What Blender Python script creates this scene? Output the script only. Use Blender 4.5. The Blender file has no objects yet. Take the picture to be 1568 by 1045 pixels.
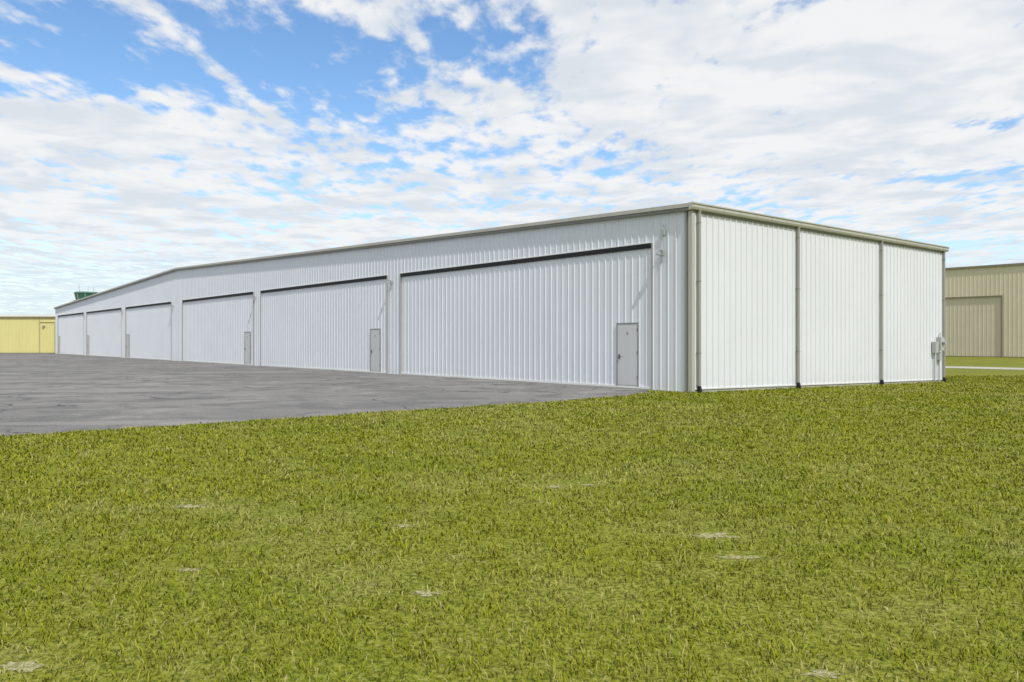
import bpy, math, numpy as np
from mathutils import Vector
rng=np.random.default_rng(7)
sc=bpy.context.scene
sc.view_settings.view_transform='Standard'; sc.view_settings.look='None'; sc.view_settings.exposure=0

# ---------------- frame of the hangar ----------------
CX,CY=5.5,24.5
RX,RY=.7705,.6374           # along hangar depth (local x)
FX,FY=-.6374,.7705          # along the long front (local y)
ANG=math.atan2(RY,RX)
def w2l(x,y):
    dx,dy=x-CX,y-CY
    return dx*RX+dy*RY, dx*FX+dy*FY
def l2w(a,b):
    return CX+a*RX+b*FX, CY+a*RY+b*FY
def gz(xl):
    t=np.clip(np.asarray(xl,dtype=float)/18.,0,1)
    return -0.25*t

# ---------------- node helpers ----------------
class NT:
    def __init__(s,tree): s.t=tree; s.n=tree.nodes; s.l=tree.links
    def node(s,ty,**kw):
        n=s.n.new(ty)
        for k,v in kw.items(): setattr(n,k,v)
        return n
    def set(s,sock,v):
        if isinstance(v,bpy.types.NodeSocket): s.l.new(v,sock)
        elif v is not None: sock.default_value=v
    def m(s,op,a,b=None,c=None,clamp=False):
        n=s.node('ShaderNodeMath',operation=op,use_clamp=clamp)
        s.set(n.inputs[0],a)
        if b is not None: s.set(n.inputs[1],b)
        if c is not None: s.set(n.inputs[2],c)
        return n.outputs[0]
    def noise(s,vec,scale,detail=3,rough=.5,dist=0.):
        n=s.node('ShaderNodeTexNoise')
        s.set(n.inputs['Vector'],vec)
        n.inputs['Scale'].default_value=scale; n.inputs['Detail'].default_value=detail
        n.inputs['Roughness'].default_value=rough; n.inputs['Distortion'].default_value=dist
        return n.outputs['Fac']
    def mr(s,v,a,b,c=0.,d=1.,smooth=True):
        n=s.node('ShaderNodeMapRange'); n.interpolation_type='SMOOTHSTEP' if smooth else 'LINEAR'
        s.set(n.inputs[0],v)
        for i,q in zip((1,2,3,4),(a,b,c,d)): n.inputs[i].default_value=q
        return n.outputs[0]
    def mix(s,f,a,b,bt='MIX'):
        n=s.node('ShaderNodeMix',data_type='RGBA',blend_type=bt)
        s.set(n.inputs[0],f)
        s.set(n.inputs[6],a if isinstance(a,bpy.types.NodeSocket) else (*a,1))
        s.set(n.inputs[7],b if isinstance(b,bpy.types.NodeSocket) else (*b,1))
        return n.outputs[2]
    def mapv(s,vec,scale=(1,1,1),rot=(0,0,0),loc=(0,0,0)):
        n=s.node('ShaderNodeMapping'); s.set(n.inputs['Vector'],vec)
        n.inputs['Scale'].default_value=scale; n.inputs['Rotation'].default_value=rot; n.inputs['Location'].default_value=loc
        return n.outputs[0]

def newmat(name):
    m=bpy.data.materials.new(name); m.use_nodes=True
    t=NT(m.node_tree); bsdf=m.node_tree.nodes['Principled BSDF']
    return m,t,bsdf
def objco(t): return t.node('ShaderNodeTexCoord').outputs['Object']

def paint(name,col,rough=.5,var=.06,grime=.0,metal=0.):
    m,t,b=newmat(name); co=objco(t)
    n1=t.noise(co,.35,3,.55); n2=t.noise(t.mapv(co,(6,6,.35)),1.,3,.6)
    f=t.mr(n1,.3,.7,1-var,1+var*.4,False)
    g=t.mr(n2,.35,.7,1.,1-var,False)
    k=t.m('MULTIPLY',f,g)
    cm=t.node('ShaderNodeCombineXYZ')
    for i in range(3): t.set(cm.inputs[i],k)
    c=t.mix(1.,col,cm.outputs[0],'MULTIPLY')
    if grime>0:
        sx=t.node('ShaderNodeSeparateXYZ'); t.set(sx.inputs[0],co)
        z=t.m('ADD',sx.outputs[2],t.m('MULTIPLY',t.noise(co,2.5,3),.5))
        gf=t.mr(z,.0,.75,grime,0.)
        c=t.mix(gf,c,(.36,.33,.25))
    t.set(b.inputs['Base Color'],c)
    b.inputs['Roughness'].default_value=rough; b.inputs['Metallic'].default_value=metal
    b.inputs['Specular IOR Level'].default_value=.3
    return m

M_white=paint('white_metal_siding',(.735,.748,.765),.5,.03,.15)
M_front=paint('front_metal_siding',(.71,.735,.77),.5,.035,.12)
M_doorp=paint('hangar_door_siding',(.735,.757,.79),.5,.035,.15)
M_trim=paint('taupe_trim',(.36,.345,.30),.5,.08)
M_trimd=paint('dark_taupe_trim',(.24,.235,.21),.5,.1)
M_gut=paint('gutter_stone',(.50,.485,.42),.45,.08)
M_spout=paint('downspout_grey_brown',(.36,.345,.30),.45,.1)
M_black=paint('black_rubber_and_gap_shade',(.018,.018,.02),.7,.1)  # rubber of the downspout boots, also the painted shade under door headers
M_man=paint('grey_steel_door',(.62,.62,.61),.4,.04,.15)
M_frame=paint('door_frame_grey',(.28,.29,.29),.5,.05)
M_conc=paint('concrete',(.48,.46,.41),.9,.15)
M_elec=paint('electrical_grey',(.45,.46,.45),.4,.08)
M_dark=paint('dark_metal',(.10,.10,.11),.4,.1)
M_roof=paint('roof_galvalume',(.55,.55,.54),.4,.1)
M_lamp=paint('lamp_grey',(.40,.41,.42),.4,.05)
M_yel=paint('yellow_siding',(.70,.64,.27),.5,.05,.1)
M_yelt=paint('yellow_trim',(.50,.46,.22),.5,.06)
M_wht=paint('white_fascia',(.78,.78,.75),.5,.05)
M_tan=paint('tan_siding',(.63,.575,.425),.5,.05,.1)
M_tand=paint('tan_door_siding',(.60,.545,.41),.5,.05,.1)
M_brown=paint('brown_trim',(.24,.21,.155),.5,.06)
M_tow=paint('tower_concrete',(.50,.47,.38),.8,.08)
mg,tg,bg=newmat('tower_green_glass')
tg.set(bg.inputs['Base Color'],tg.mix(tg.noise(objco(tg),.8,2),(.03,.11,.095),(.06,.17,.15)))
bg.inputs['Roughness'].default_value=.12
M_glass=mg

# ---------------- mesh builder ----------------
class MB:
    def __init__(s): s.v=[]; s.f=[]
    def add(s,vs,fs):
        o=len(s.v); s.v+= [tuple(map(float,p)) for p in vs]; s.f+=[tuple(i+o for i in f) for f in fs]
    def box(s,x0,x1,y0,y1,z0,z1):
        s.prism([(x0,y0),(x1,y0),(x1,y1),(x0,y1)],z0,z1)
    def prism(s,poly,z0,z1,sc=1.):
        n=len(poly); cx=sum(p[0] for p in poly)/n; cy=sum(p[1] for p in poly)/n
        vs=[(x,y,z0) for x,y in poly]+[(cx+(x-cx)*sc,cy+(y-cy)*sc,z1) for x,y in poly]
        fs=[(i,(i+1)%n,(i+1)%n+n,i+n) for i in range(n)]+[tuple(range(n-1,-1,-1)),tuple(range(n,2*n))]
        s.add(vs,fs)
    def hexa(s,b,t):
        s.add(list(b)+list(t),[(0,1,5,4),(1,2,6,5),(2,3,7,6),(3,0,4,7),(3,2,1,0),(4,5,6,7)])
    def tube(s,pts,r,n=8):
        for p,q in zip(pts[:-1],pts[1:]):
            p=Vector(p);q=Vector(q);d=(q-p).normalized()
            a=d.orthogonal().normalized(); b=d.cross(a)
            vs=[]
            for c in (p-d*r*.3,q+d*r*.3):
                for i in range(n):
                    th=2*math.pi*i/n; vs.append(c+a*math.cos(th)*r+b*math.sin(th)*r)
            fs=[(i,(i+1)%n,(i+1)%n+n,i+n) for i in range(n)]+[tuple(range(n-1,-1,-1)),tuple(range(n,2*n))]
            s.add(vs,fs)
    def cone(s,p,q,r0,r1,n=14):
        p=Vector(p);q=Vector(q);d=(q-p).normalized();a=d.orthogonal().normalized(); b=d.cross(a)
        vs=[]
        for c,r in ((p,r0),(q,r1)):
            for i in range(n):
                th=2*math.pi*i/n; vs.append(c+a*math.cos(th)*r+b*math.sin(th)*r)
        s.add(vs,[(i,(i+1)%n,(i+1)%n+n,i+n) for i in range(n)]+[tuple(range(n-1,-1,-1)),tuple(range(n,2*n))])
    def ribs(s,axis,const,sgn,a0,a1,z0f,z1f,pitch=.305,h=.022,phase=0.,top=.03,base=.07):
        """ribbed sheet. axis 'y': runs along y on plane x=const; outward = sgn."""
        pts=[(a0,0.)]
        k=math.ceil((a0-phase)/pitch)
        c=phase+k*pitch
        while c<a1:
            for d,o in ((-base/2,0),(-top/2,h),(top/2,h),(base/2,0)):
                if a0<c+d<a1: pts.append((c+d,o))
            for q in (.38,.62):
                m_=c+pitch*q
                for d,o in ((-.014,0),(0,.003),(.014,0)):
                    if a0<m_+d<a1: pts.append((m_+d,o))
            c+=pitch
        pts.append((a1,0.))
        vs=[]
        for a,o in pts:
            p=const+sgn*o
            if axis=='y': vs+=[(p,a,z0f(a)),(p,a,z1f(a))]
            else: vs+=[(a,p,z0f(a)),(a,p,z1f(a))]
        s.add(vs,[(2*i,2*i+2,2*i+3,2*i+1) for i in range(len(pts)-1)])
    def obj(s,name,mat,parent=None,smooth=False,bevel=0):
        me=bpy.data.meshes.new(name); me.from_pydata(s.v,[],s.f); me.materials.append(mat)
        ob=bpy.data.objects.new(name,me); sc.collection.objects.link(ob)
        if parent: ob.parent=parent
        if smooth:
            for p in me.polygons: p.use_smooth=True
        if bevel:
            b=ob.modifiers.new('bevel','BEVEL'); b.width=bevel; b.segments=2
        return ob
def empty(name,loc,rot=0):
    e=bpy.data.objects.new(name,None); e.location=loc; e.rotation_euler=(0,0,rot); sc.collection.objects.link(e); return e

# ================= MAIN HANGAR =================
H=empty('airplane_hangar_building',(CX,CY,0),ANG)
L=98.3; D=18.0; YR=49.9; ZE=5.74; ZR=7.28
def zroof(y):
    return ZE+(ZR-ZE)*(y/YR if y<YR else max(0,(L-y)/(L-YR)))
doors=[(1.55,16.80),(17.97,33.29),(34.45,48.6),(51.37,65.13),(66.53,81.15),(82.4,96.7)]
mans=[(2.18,3.06),(18.68,19.56),(35.05,35.93),(64.02,64.90),(80.02,80.90),(95.5,96.38)]
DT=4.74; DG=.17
zt=lambda a: zroof(a)-.10
b=MB(); xs=[0.]+[v for d in doors for v in d]+[L]
for i in range(0,len(xs),2): b.ribs('y',0,-1,xs[i],xs[i+1],lambda a:.02,zt)
for d0,d1 in doors: b.ribs('y',0,-1,d0,d1,lambda a:DT,zt)
b.obj('front_wall_siding',M_front,H)
b=MB()
for d0,d1 in doors: b.ribs('y',.03,-1,d0+.03,d1-.03,lambda a:.09,lambda a:DT-DG+.02)
b.obj('hangar_doors',M_doorp,H)
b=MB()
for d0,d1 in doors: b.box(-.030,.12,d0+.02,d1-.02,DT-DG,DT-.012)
b.obj('door_header_gap_shade',M_black,H)  # solid black strips stand in for the shade below the overhanging header
b=MB()
for d0,d1 in doors:
    b.box(-.040,.05,d0-.025,d0+.025,.0,DT-.015); b.box(-.040,.05,d1-.025,d1+.025,.0,DT-.015)
b.obj('door_jambs',M_trim,H,bevel=.004)
b=MB()
for d0,d1 in doors:
    b.box(-.034,.0,d0-.03,d1+.03,DT-.012,DT+.02)
    b.box(-.012,.06,d0+.03,d1-.03,.03,.10)
b.obj('door_edge_trim',M_wht,H)
b=MB()
for d0,d1 in doors: b.box(-.008,.05,d0+.03,d1-.03,.0,.03)
b.obj('door_bottom_seals',M_dark,H)
bf=MB();bs=MB();bh=MB();bw=MB()
for i,(m0,m1) in enumerate(mans):
    z0,z1=.12,2.14
    bf.box(-.022,.02,m0-.045,m0,z0-.03,z1+.045); bf.box(-.022,.02,m1,m1+.045,z0-.03,z1+.045); bf.box(-.022,.02,m0,m1,z1,z1+.045)
    bs.box(-.014,.02,m0+.008,m1-.008,z0,z1-.008)
    hy=m1-.08
    bh.box(-.026,-.014,hy-.03,hy+.03,.98,1.14); bh.tube([(-.055,hy,1.06),(-.055,hy-.12,1.06)],.011); bh.tube([(-.014,hy,1.06),(-.055,hy,1.06)],.011)
    for hz in (.35,1.15,1.9): bh.box(-.028,-.022,m0-.012,m0+.012,hz,hz+.1)
    c=(m0+m1)/2
    bw.box(-.018,-.014,c-.03,c+.03,z1-.36,z1-.26)
bf.obj('personnel_door_frames',M_frame,H); bs.obj('personnel_doors',M_man,H); bh.obj('door_handles',M_dark,H); bw.obj('door_number_plates',M_frame,H)
b=MB(); b.ribs('x',0,-1,.0,D,lambda a:-.25*a/18+.10,lambda a:5.6,phase=.12,h=.038,top=.026,base=.05)
b.obj('side_wall_siding',M_white,H)
b=MB(); b.ribs('x',L,1,.0,D,lambda a:-.25,lambda a:5.7); b.ribs('y',D,1,0,L,lambda a:-.25,zt,pitch=.61)
b.obj('rear_wall_siding',M_white,H)
b=MB()
b.hexa([(.02,-.012,-.4),(D,-.012,-.5),(D,.3,-.5),(.02,.3,-.4)],[(.02,-.012,.10),(D,-.012,-.14),(D,.3,-.14),(.02,.3,.10)])
b.box(-.05,.3,.3,L,-.3,.018)
b.obj('foundation_slab',M_conc,H)
b=MB()
b.hexa([(.1,-.045,.09),(D,-.045,-.16),(D,-.002,-.16),(.1,-.002,.09)],[(.1,-.045,.125),(D,-.045,-.125),(D,-.002,-.125),(.1,-.002,.125)])
b.obj('base_trim',M_wht,H)
b=MB(); b.box(.13,D-.1,.35,L-.1,0.03,5.5); b.obj('inner_frame',M_dark,H)
# roof
b=MB(); o=.14
def roofpts(x0,x1,dz):
    return [(x0,-o,ZE+dz-.004),(x1,-o,ZE+dz-.004),(x0,YR,ZR+dz),(x1,YR,ZR+dz),(x0,L+o,ZE+dz-.004),(x1,L+o,ZE+dz-.004)]
p=roofpts(-o+.003,D+o-.003,0); q=roofpts(-o+.003,D+o-.003,-.04)
b.add(p+q,[(0,1,3,2),(2,3,5,4),(6,8,9,7),(8,10,11,9),(0,2,8,6),(2,4,10,8),(1,7,9,3),(3,9,11,5),(0,6,7,1),(4,5,11,10)])
for xk in np.arange(.2,D,.61):
    for (ya,za),(yb,zb) in (((-o,ZE),(YR,ZR)),((YR,ZR),(L+o,ZE))):
        b.hexa([(xk,ya,za),(xk+.03,ya,za),(xk+.03,yb,zb),(xk,yb,zb)],[(xk,ya,za+.04),(xk+.03,ya,za+.04),(xk+.03,yb,zb+.04),(xk,yb,zb+.04)])
b.obj('roof',M_roof,H)
def rake(mb,x0,x1,dz0,dz1,ye=-o-.02):
    for (ya,za),(yb,zb) in (((ye,ZE),(YR,ZR)),((YR,ZR),(L+o,ZE))):
        mb.hexa([(x0,ya,za+dz0),(x1,ya,za+dz0),(x1,yb,zb+dz0),(x0,yb,zb+dz0)],[(x0,ya,za+dz1),(x1,ya,za+dz1),(x1,yb,zb+dz1),(x0,yb,zb+dz1)])
b=MB(); rake(b,-o-.03,-o+.0,-.075,.045); rake(b,D+o,D+o+.03,-.15,.045); b.obj('rake_trim',M_gut,H)
b=MB(); rake(b,-o+.006,.01,-.17,-.046,ye=-.018); b.obj('rake_soffit',M_trimd,H)
b=MB()
poly=[(-.02,5.58),(-.14,5.60),(-.17,5.66),(-.17,5.74),(-.20,5.76),(-.20,5.797),(-.02,5.797)]
x0,x1=-o-.038,D+o+.038
n=len(poly)
b.add([(x0,y,z) for y,z in poly]+[(x1,y,z) for y,z in poly],[(i,(i+1)%n,(i+1)%n+n,i+n) for i in range(n)]+[tuple(range(n)),tuple(range(2*n-1,n-1,-1))])
b.obj('eave_gutter',M_gut,H)
b=MB()
for k in np.arange(.5,D,.9): b.box(k,k+.02,-.175,-.16,5.66,5.76)
b.obj('gutter_straps',M_trim,H)
b=MB(); b.box(0,D,-.05,-.002,5.52,5.577); b.obj('eave_trim',M_trimd,H)
b=MB(); b.box(-.05,-.002,-.05,.10,.03,5.57); b.box(.001,.09,-.054,-.001,.03,5.515); b.box(D-.09,D+.04,-.054,-.001,-.2,5.515)
b.obj('corner_trim',M_gut,H,bevel=.006)
b=MB(); b.box(-.058,-.0,.13,.20,.03,5.57); b.obj('front_corner_flashing',M_trimd,H)
b=MB();k=MB();st=MB()
for xk in (.24,5.85,12.0,17.86):
    zb=-.25*xk/18
    b.box(xk-.045,xk+.045,-.135,-.058,zb+.2,5.50)
    b.hexa([(xk-.045,-.135,5.50),(xk+.045,-.135,5.50),(xk+.045,-.058,5.50),(xk-.045,-.058,5.50)],[(xk-.045,-.168,5.6),(xk+.045,-.168,5.6),(xk+.045,-.09,5.6),(xk-.045,-.09,5.6)])
    k.hexa([(xk-.05,-.20,zb-.02),(xk+.05,-.20,zb-.02),(xk+.05,-.05,zb-.02),(xk-.05,-.05,zb-.02)],[(xk-.05,-.142,zb+.2),(xk+.05,-.142,zb+.2),(xk+.05,-.05,zb+.2),(xk-.05,-.05,zb+.2)])
    for z in (1.2,3.4,5.2): st.box(xk-.06,xk+.06,-.139,-.04,z,z+.025)
b.obj('downspouts',M_spout,H,bevel=.008); k.obj('downspout_boots',M_black,H,bevel=.01); st.obj('downspout_straps',M_trimd,H)
b=MB();w=MB()
piers=[1.10,17.55,34.15,50.9,66.2,82.1]
for y in piers:
    z=4.35
    w.box(-.08,-.03,y-.06,y+.06,z-.06,z+.10)
    b.tube([(-.05,y,z+.04),(-.14,y,z+.10),(-.22,y,z+.09),(-.25,y,z+.03)],.015)
    b.cone((-.25,y,z+.05),(-.25,y,z-.06),.035,.10)
    w.tube([(-.05,y,z-.06),(-.05,y,z-.25),(-.05,y+.10,z-.30)],.014)
w.box(-.09,-.03,1.0,1.12,4.92,5.10); w.tube([(-.05,1.06,4.45),(-.05,1.06,4.92)],.014); w.tube([(-.05,1.06,5.1),(-.05,1.06,5.25)],.014)
b.obj('wall_lights',M_frame,H); w.obj('junction_boxes',M_elec,H)
b=MB();c=MB()
b.box(16.75,17.02,-.22,-.035,1.05,1.55)
b.box(17.18,17.55,-.24,-.035,1.15,1.75)
b.box(17.22,17.50,-.18,-.035,.72,1.10)
c.cone((17.365,-.24,1.52),(17.365,-.36,1.52),.10,.085,18)
c.tube([(16.88,-.10,1.05),(16.88,-.10,-.2)],.03); c.tube([(17.35,-.10,.72),(17.35,-.10,-.2)],.03)
c.tube([(17.02,-.12,1.3),(17.18,-.12,1.3)],.025); c.tube([(17.45,-.10,1.75),(17.45,-.10,1.95)],.02)
b.obj('electrical_panels',M_elec,H,bevel=.012); c.obj('electrical_conduits',M_lamp,H)

# ================= TAN HANGAR =================
T=empty('tan_hangar_building',(CX,CY,-.25),ANG)
TX=80.8; TY0,TY1=-26.,70.; TH=10.3
b=MB(); kw=dict(pitch=.45,h=.026,top=.05,base=.13)
b.ribs('y',TX,-1,TY0,19.2,lambda a:.05,lambda a:TH,**kw)
b.ribs('y',TX,-1,33,TY1,lambda a:.05,lambda a:TH,**kw)
b.ribs('y',TX,-1,19.2,33,lambda a:6.95,lambda a:TH,**kw)
b.ribs('x',TY0,-1,TX,TX+30,lambda a:.05,lambda a:TH,**kw)
b.obj('wall_siding',M_tan,T)
b=MB(); b.ribs('y',TX+.08,-1,19.2,33,lambda a:.05,lambda a:6.9,**kw); b.obj('hangar_door',M_tand,T)
b=MB(); b.box(TX-.12,TX+.1,19.08,19.2,0,6.9); b.box(TX-.12,TX+.1,33,33.12,0,6.9); b.box(TX-.12,TX+.1,19.08,33.12,6.9,7.02)
b.box(TX-.2,TX+30.2,TY0-.2,TY1+.2,TH,TH+.2); b.obj('trim',M_brown,T)
b=MB(); b.box(TX+.2,TX+30,TY0+.2,TY1,0,TH-.05); b.obj('inner_frame',M_dark,T)
b=MB(); b.add([(TX-.1,TY0-.1,TH+.23),(TX-.1,TY1+.1,TH+.23),(TX+15,TY1+.1,TH+1.),(TX+15,TY0-.1,TH+1.),(TX+30.1,TY0-.1,TH+.23),(TX+30.1,TY1+.1,TH+.23)],[(0,1,2,3),(3,2,5,4)]); b.obj('roof',M_tan,T)

# ================= YELLOW HANGAR =================
Y=empty('yellow_hangar_building',(-54.5,104,0),0)
b=MB(); yh=4.75
b.ribs('x',0,-1,-75,-.05,lambda a:.05,lambda a:yh,pitch=.45,h=.04,top=.05,base=.12); b.obj('wall_siding',M_yel,Y)
b=MB(); b.ribs('y',0,1,0,14,lambda a:.05,lambda a:yh); b.obj('end_wall_siding',M_yel,Y)
b=MB(); b.box(-75.3,.3,-.3,14.3,yh,yh+.34); b.obj('white_fascia',M_wht,Y)
b=MB(); b.box(-75.3,.3,-.24,-.06,yh-.10,yh-.003)
for x in (-6.9,-20,-33,-46): b.box(x,x+.1,-.1,0,.05,yh-.1)
b.box(-6.8,-.4,-.1,0,4.0,4.08)
for x in (-4.9,): b.box(x,x+.08,-.12,0,.05,4.0)
b.obj('trim',M_yelt,Y)
b=MB(); b.box(-6.4,-6.15,-.25,-.05,3.4,3.6); b.obj('wall_light',M_trim,Y)
b=MB(); b.box(-75,-.2,.1,13.9,0,yh-.02); b.obj('inner_frame',M_dark,Y)

# ================= CONTROL TOWER =================
C=empty('control_tower',(-134,252,0),0)
def octp(r,a0=math.pi/8): return [(r*math.cos(a0+i*math.pi/4),r*math.sin(a0+i*math.pi/4)) for i in range(8)]
b=MB(); b.prism(octp(2.6),0,12.6); b.prism(octp(3.1),12.6,13.2,1.1); b.obj('shaft',M_tow,C)
b=MB(); b.prism(octp(3.0),13.2,14.3); b.prism(octp(3.5),16.55,17.0,.95); b.obj('cab_frame',paint('tower_green_panel',(.12,.22,.19),.5,.1),C)
b=MB(); b.prism(octp(2.8),14.3,16.55,1.18); b.obj('cab_glass',M_glass,C)
b=MB()
for (x,y) in octp(2.8): b.tube([(x,y,14.3),(x*1.18,y*1.18,16.55)],.08)
b.tube([(-3.2,0,13.2),(-3.2,0,14.1)],.05)
b.prism(octp(3.7),14.2,14.35)
b.tube([(-2.2,0,17),(-2.2,0,19.3)],.06); b.tube([(.6,0,17),(.6,0,18.8)],.05); b.tube([(2.3,0,17),(2.3,0,18.4)],.05); b.tube([(-2.5,0,18.4),(-1.9,0,18.4)],.04)
b.obj('antennas_and_mullions',M_tow,C)

# ================= GROUND =================
def vnoise(x,y,s,seed=0):
    x=np.asarray(x)*s;y=np.asarray(y)*s
    x,y=x*.819+y*.574+seed,y*.819-x*.574+seed*1.7
    xi=np.floor(x).astype(np.int64);yi=np.floor(y).astype(np.int64);fx=x-xi;fy=y-yi
    fx=fx*fx*(3-2*fx);fy=fy*fy*(3-2*fy)
    def h(a,b_):
        v=np.sin(a*127.1+b_*311.7+seed*74.7)*43758.5453
        return v-np.floor(v)
    return (h(xi,yi)*(1-fx)+h(xi+1,yi)*fx)*(1-fy)+(h(xi,yi+1)*(1-fx)+h(xi+1,yi+1)*fx)*fy

m,t,bs_=newmat('grass_ground'); co=t.node('ShaderNodeNewGeometry').outputs['Position']
big=t.noise(co,.22,3,.6); mid=t.noise(co,1.6,3,.65); fine=t.noise(co,26,4,.8)
c=t.mix(t.mr(big,.35,.65),(.185,.215,.018),(.235,.245,.026))
c=t.mix(t.mr(mid,.48,.75,0,.6),c,(.28,.26,.07))
c=t.mix(t.mr(fine,.46,.60,0,.85),c,(.065,.080,.014))
c=t.mix(t.mr(fine,.46,.34,0,.7),c,(.38,.34,.16))
t.set(bs_.inputs['Base Color'],c); bs_.inputs['Roughness'].default_value=.95; bs_.inputs['Specular IOR Level'].default_value=.1
M_grass=m
b=MB(); xl=[-4000,-200,-60,-20,0,18,40,200,4000]
vs=[]
for a in xl:
    for q in (-4000,4000):
        X,Yw=l2w(a,q); vs.append((X,Yw,float(gz(a))-.004))
b.add(vs,[(2*i,2*i+2,2*i+3,2*i+1) for i in range(len(xl)-1)])
b.obj('ground',M_grass)

def edge(a):
    a=np.asarray(a,dtype=float)
    e=.12+ .40*(vnoise(a,a*0,.45,3)-.5)+.26*(vnoise(a,a*0,2.1,5)-.5)
    return e+1.25*np.clip((a+3.)/3.,0,1)**1.5
aa=list(np.arange(-60,-.0,.12))+[-.06]
V=[];
for a in aa:
    X,Yw=l2w(a,float(edge(a))); V.append((X,Yw,.0))
    X,Yw=l2w(a,112.); V.append((X,Yw,.0))
b=MB(); b.add(V,[(2*i,2*i+2,2*i+3,2*i+1) for i in range(len(aa)-1)])
X0=[l2w(-150,0.2),l2w(-60,.1),l2w(-60,112),l2w(-150,112)]
b.add([(x,y,0) for x,y in X0],[(0,1,2,3)])
m,t,bs_=newmat('asphalt'); co=t.node('ShaderNodeNewGeometry').outputs['Position']
n1=t.noise(co,.12,4,.6,.4); n2=t.noise(co,.6,5,.7,.6); n3=t.noise(co,30,4,.85); n4=t.noise(t.mapv(co,(.08,.6,1),(0,0,ANG)),1.,4,.6,.6)
c=t.mix(t.mr(n1,.35,.65),(.150,.145,.140),(.215,.205,.194))
c=t.mix(t.mr(n2,.50,.58,0,.8),c,(.110,.107,.105))
c=t.mix(t.mr(n2,.44,.35,0,.7),c,(.31,.295,.272))
c=t.mix(t.mr(n4,.52,.62,0,.55),c,(.29,.275,.255))
c=t.mix(t.mr(n3,.50,.60,0,.65),c,(.39,.375,.35))
c=t.mix(t.mr(n3,.38,.48,.7,0),c,(.06,.06,.06))
vo=t.node('ShaderNodeTexVoronoi',feature='DISTANCE_TO_EDGE'); vo.inputs['Scale'].default_value=.16
dd=t.node('ShaderNodeVectorMath',operation='ADD'); t.set(dd.inputs[0],co)
nn=t.node('ShaderNodeTexNoise'); nn.inputs['Scale'].default_value=.7; nn.inputs['Detail'].default_value=4; t.set(nn.inputs['Vector'],co)
sv=t.node('ShaderNodeVectorMath',operation='SCALE'); sv.inputs['Scale'].default_value=2.5; t.set(sv.inputs[0],nn.outputs['Color']); t.set(dd.inputs[1],sv.outputs[0]); t.set(vo.inputs['Vector'],dd.outputs[0])
cr=t.m('MULTIPLY',t.mr(vo.outputs['Distance'],.0,.014,.9,0.),t.mr(n1,.38,.50))
c=t.mix(cr,c,(.05,.05,.05))
t.set(bs_.inputs['Base Color'],c); bs_.inputs['Roughness'].default_value=.9; bs_.inputs['Specular IOR Level'].default_value=.2
bp=t.node('ShaderNodeBump'); bp.inputs['Strength'].default_value=.6; bp.inputs['Distance'].default_value=.012
t.set(bp.inputs['Height'],n3); t.l.new(bp.outputs[0],bs_.inputs['Normal'])
b.obj('asphalt_apron',m)
b=MB()
def strip(mb,a0,a1,b0,b1,z):
    mb.add([(*l2w(a0,b0),z),(*l2w(a1,b0),z),(*l2w(a1,b1),z),(*l2w(a0,b1),z)],[(0,1,2,3)])
strip(b,37.5,41.5,-60,60,-.246)
b.obj('concrete_path',M_conc)

# ---------------- grass blades (one mesh) ----------------
spots=[(-3.09,7.66,.26,.17),(-.53,5.02,.19,.12),(.47,8.69,.17,.16),(.84,8.8,.15,.14),(1.62,6.5,.40,.18),(1.66,5.85,.26,.10),(-2.39,3.89,.22,.14),(-.92,6.84,.14,.1),(-2.23,5.53,.17,.07),(1.48,3.8,.2,.09)]
ZN,ZF=2.4,42.
pz=.72
NC=42000; u=rng.random(NC)
cz=(ZN**pz+u*(ZF**pz-ZN**pz))**(1/pz); cx_=(rng.random(NC)*2-1)*(.72*cz+1.2)
N=430000
ci=rng.integers(0,NC,N)
sg=.034*(1+cz[ci]*.05)
Xp=cx_[ci]+rng.normal(0,1,N)*sg; Z=cz[ci]+rng.normal(0,1,N)*sg
un=rng.random(N)<.45
u=rng.random(N); Zu=(ZN**pz+u*(ZF**pz-ZN**pz))**(1/pz)
Z=np.where(un,Zu,Z); Xp=np.where(un,(rng.random(N)*2-1)*(.72*Zu+1.2),Xp)
a,bb=w2l(Xp,Z)
keep=~((a<0.05)&(bb>edge(np.minimum(a,0))-.03+.16*rng.random(N)**3))&~((a>-.1)&(a<D+.1)&(bb>-.03)&(bb<L))
keep&=~((a>37.4)&(a<41.6))
pn=vnoise(Xp,Z,.9,11)*.4+vnoise(Xp,Z,3.1,12)*.35+vnoise(Xp,Z,9.,14)*.25
thin=np.clip((.42-pn)/.16,0,1)
dry=np.zeros(N)
for sx,sy,r1,r2 in spots:
    ww=vnoise(Xp,Z,14,21)*2.2+.2
    dry=np.maximum(dry,np.exp(-(((Xp-sx)/r1)**2+((Z-sy)/r2)**2)*ww))
keep&=rng.random(N)>(thin*.42+dry*.66)
Xp,Z,a,pn,dry,ci=[q[keep] for q in (Xp,Z,a,pn,dry,ci)]; N=len(Xp)
z0=gz(a)-.006
ck=rng.random(NC)[ci]
ln=(.028+.048*rng.random(N)**1.3)*(.75+.5*ck)*(1+.008*Z)
ln*=(1-.35*dry)
wd=(.0019+.0021*rng.random(N))*(np.maximum(Z,3.)/4)**.8
th=rng.random(N)*2*np.pi; lean=.45+.95*rng.random(N)
dx,dy=np.cos(th),np.sin(th); ph=th+np.pi/2+rng.normal(0,.4,N)
wx,wy=np.cos(ph)*wd,np.sin(ph)*wd
co_=np.empty((N,5,3),dtype=np.float32)
m_r=ln*.40*np.sin(lean)*.7; m_h=ln*.50*np.cos(lean*.6)
t_r=ln*np.sin(lean)*.95; t_h=ln*np.clip(np.cos(lean*.95),.22,1)
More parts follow.
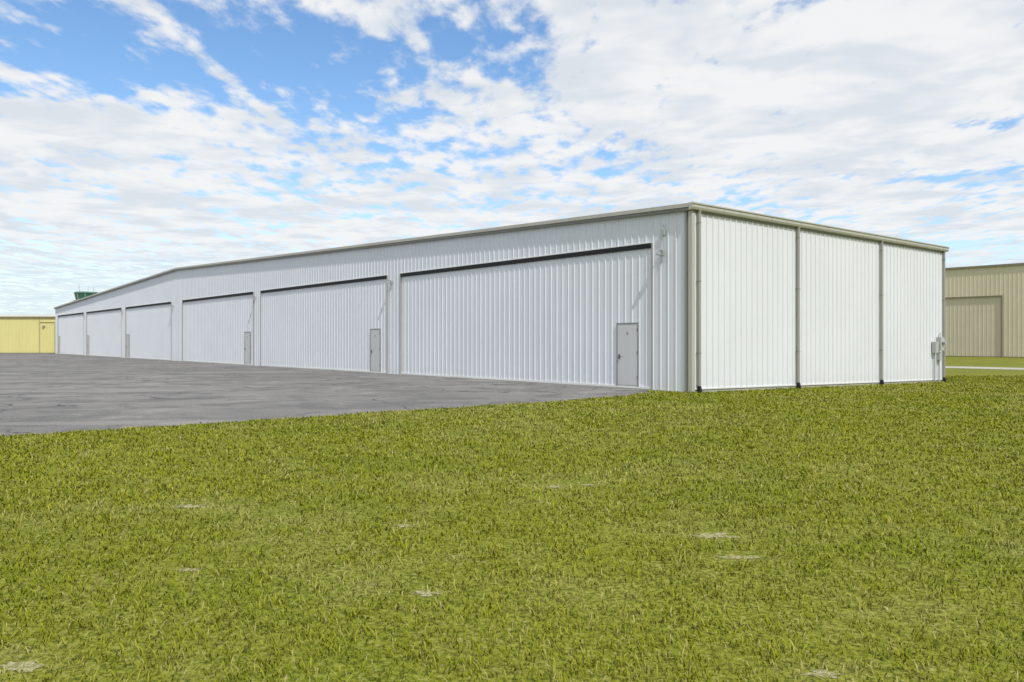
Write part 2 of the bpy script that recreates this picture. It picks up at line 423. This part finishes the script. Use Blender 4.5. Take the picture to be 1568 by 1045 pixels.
for i,(r,h,sgn) in enumerate(((0,0,-1),(0,0,1),(m_r,m_h,-.85),(m_r,m_h,.85),(t_r,t_h,0))):
    co_[:,i,0]=Xp+dx*r+wx*sgn; co_[:,i,1]=Z+dy*r+wy*sgn; co_[:,i,2]=z0+h
me=bpy.data.meshes.new('grass_blades')
me.vertices.add(N*5); me.vertices.foreach_set('co',co_.ravel())
base=(np.arange(N)*5)[:,None]
loops=np.concatenate([base+np.array([0,1,3,2]),base+np.array([2,3,4])],axis=1).ravel().astype(np.int32)
me.loops.add(N*7); me.loops.foreach_set('vertex_index',loops)
me.polygons.add(N*2)
ls=np.empty((N,2),dtype=np.int32); ls[:,0]=np.arange(N)*7; ls[:,1]=np.arange(N)*7+4
me.polygons.foreach_set('loop_start',ls.ravel())
me.update(calc_edges=True)
# per-blade natural variation: tint, dryness, height along blade
r=rng.random(N)
tint=np.clip(.6*r+.4*ck,0,1)
big=vnoise(Xp,Z,.23,31)*.6+vnoise(Xp,Z,.8,32)*.4
dryv=np.clip(dry*1.1+(rng.random(N)>.89)*.75+np.clip(.47-pn,0,1)*1.9+np.clip(big-.52,0,1)*1.0,0,1)
at=me.attributes.new('tint','FLOAT_VECTOR','POINT')
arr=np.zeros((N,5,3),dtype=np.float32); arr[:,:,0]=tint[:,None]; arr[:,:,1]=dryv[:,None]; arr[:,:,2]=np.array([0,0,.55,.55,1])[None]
at.data.foreach_set('vector',arr.ravel())
m,t,bs_=newmat('grass_blade')
co=t.node('ShaderNodeNewGeometry').outputs['Position']
an=t.node('ShaderNodeAttribute',attribute_name='tint'); sp=t.node('ShaderNodeSeparateXYZ'); t.set(sp.inputs[0],an.outputs['Vector'])
c=t.mix(t.mr(t.noise(co,.3,1),.35,.65),(.245,.280,.018),(.315,.318,.026))
c=t.mix(t.mr(sp.outputs[0],0,.8,.6,0,False),c,(.135,.180,.014))
c=t.mix(t.mr(sp.outputs[0],.6,1,0,.55,False),c,(.47,.465,.07))
c=t.mix(t.m('MULTIPLY',sp.outputs[1],.75),c,(.54,.47,.22))
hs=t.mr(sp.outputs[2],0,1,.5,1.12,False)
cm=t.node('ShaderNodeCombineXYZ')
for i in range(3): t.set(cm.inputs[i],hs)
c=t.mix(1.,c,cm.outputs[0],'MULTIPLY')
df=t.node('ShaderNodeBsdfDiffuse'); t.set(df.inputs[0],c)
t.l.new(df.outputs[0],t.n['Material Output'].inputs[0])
me.materials.append(m)
go=bpy.data.objects.new('grass_blades',me); sc.collection.objects.link(go)
# sandy thin spots: very irregular low sheets just over the soil
b=MB()
for sx,sy,r1,r2 in spots:
    K=30; pts=[(sx,sy,float(gz(w2l(sx,sy)[0]))+.0005)]
    for i in range(K):
        th_=2*math.pi*i/K; rr=.2+.6*rng.random()
        X=sx+math.cos(th_)*r1*.9*rr; Yy=sy+math.sin(th_)*r2*.9*rr
        pts.append((X,Yy,float(gz(w2l(X,Yy)[0]))-.0008))
    b.add(pts,[(0,1+i,1+(i+1)%K) for i in range(K)])
m,t,bs_=newmat('sandy_soil'); co=t.node('ShaderNodeNewGeometry').outputs['Position']
c=t.mix(t.mr(t.noise(co,30,3,.7),.40,.62),(.20,.20,.06),(.42,.38,.22)); t.set(bs_.inputs['Base Color'],c); bs_.inputs['Roughness'].default_value=.95
b.obj('bare_soil_patches',m)

# ================= SKY =================
SEL,SAZ=math.radians(50),math.atan2(.42,-.907)
w=bpy.data.worlds.new('World'); sc.world=w; w.use_nodes=True
t=NT(w.node_tree); bgn=t.n['Background']; out=t.n['World Output']
sk=t.node('ShaderNodeTexSky',sky_type='NISHITA',sun_disc=False); sk.sun_elevation=SEL; sk.sun_rotation=SAZ
sk.air_density=1.0; sk.dust_density=.5; sk.ozone_density=2.
hsv=t.node('ShaderNodeHueSaturation'); hsv.inputs['Saturation'].default_value=1.15; hsv.inputs['Value'].default_value=1.2; t.l.new(sk.outputs[0],hsv.inputs['Color'])
t.l.new(hsv.outputs[0],bgn.inputs[0]); bgn.inputs[1].default_value=.15
g=t.node('ShaderNodeTexCoord').outputs['Generated']
sp=t.node('ShaderNodeSeparateXYZ'); t.set(sp.inputs[0],g)
zc=t.m('ADD',t.m('MAXIMUM',sp.outputs[2],0.),.035)
U=t.m('DIVIDE',sp.outputs[0],zc); Vv=t.m('DIVIDE',sp.outputs[1],zc)
cb=t.node('ShaderNodeCombineXYZ'); t.set(cb.inputs[0],U); t.set(cb.inputs[1],Vv); pv=cb.outputs[0]
big=t.noise(pv,.9,2,.5,.3)
small=t.noise(t.mapv(pv,(1,.52,1),(0,0,.25)),9.0,4,.55,.1)
med=t.noise(t.mapv(pv,(1,.6,1),(0,0,-.3),(3,7,0)),2.5,3,.55,.4)
def gauss(u0,v0,ru,rv,amp):
    q=t.mapv(pv,(1/ru,1/rv,0),(0,0,0),(-u0/ru,-v0/rv,0))
    d=t.node('ShaderNodeVectorMath',operation='DOT_PRODUCT'); t.set(d.inputs[0],q); t.set(d.inputs[1],q)
    e=t.m('POWER',.36788,d.outputs['Value'])
    return e,amp
val=t.m('MULTIPLY_ADD',big,.22,.130)
val=t.m('MULTIPLY_ADD',small,.70,val); val=t.m('MULTIPLY_ADD',med,.46,val)
for gs in [(-1.15,2.45,.80,.42,-.24),(-.75,2.95,.40,.40,-.15),(-.20,2.55,.35,.30,-.13),(-.3,3.6,.7,.6,-.08),
              (1.9,3.2,.25,.15,-.18),(3.1,6.4,1.3,.5,-.12),
              (-.98,2.6,.05,.55,.13),(1.3,2.9,1.1,.9,.15),(-1.75,3.3,.6,.2,.15),(-2.2,5.,1.4,1.,.04)]:
    e,amp=gauss(*gs); val=t.m('MULTIPLY_ADD',e,amp,val)
fac=t.mr(val,.64,.84)
hz=t.mr(sp.outputs[2],.01,.14,.0,1.)
hf=t.m('ADD',t.m('MULTIPLY',fac,hz),t.m('MULTIPLY',t.m('SUBTRACT',1.,hz),t.m('MULTIPLY_ADD',fac,.50,.36)))
fac=t.m('MULTIPLY',hf,.97)
sh=t.noise(t.mapv(pv,(1,1.,1),(0,0,.2),(9,2,0)),2.2,3,.6,.3)
cc=t.mix(t.mr(sh,.36,.60),(.76,.81,.87),(.955,.96,.965))
cc=t.mix(t.mr(sp.outputs[2],.0,.13,.85,0),cc,(.64,.82,.96))
cbg=t.node('ShaderNodeBackground'); t.set(cbg.inputs[0],cc); cbg.inputs[1].default_value=.95
ms=t.node('ShaderNodeMixShader'); t.set(ms.inputs[0],fac); t.l.new(bgn.outputs[0],ms.inputs[1]); t.l.new(cbg.outputs[0],ms.inputs[2]); t.l.new(ms.outputs[0],out.inputs[0])

sl=bpy.data.lights.new('sun','SUN'); sl.energy=3.0; sl.angle=math.radians(.6); sl.color=(1,.97,.925)
so=bpy.data.objects.new('sun',sl); sc.collection.objects.link(so)
d=Vector((math.sin(SAZ)*math.cos(SEL),math.cos(SAZ)*math.cos(SEL),math.sin(SEL)))
so.rotation_euler=d.to_track_quat('Z','Y').to_euler(); so.location=(0,-20,40)

cam=bpy.data.cameras.new('camera'); cam.sensor_width=36; cam.lens=28.15; cam.clip_end=20000; cam.clip_start=.05
oc=bpy.data.objects.new('camera',cam); oc.location=(0,0,1.58); oc.rotation_euler=(math.radians(90),0,0); sc.collection.objects.link(oc); sc.camera=oc
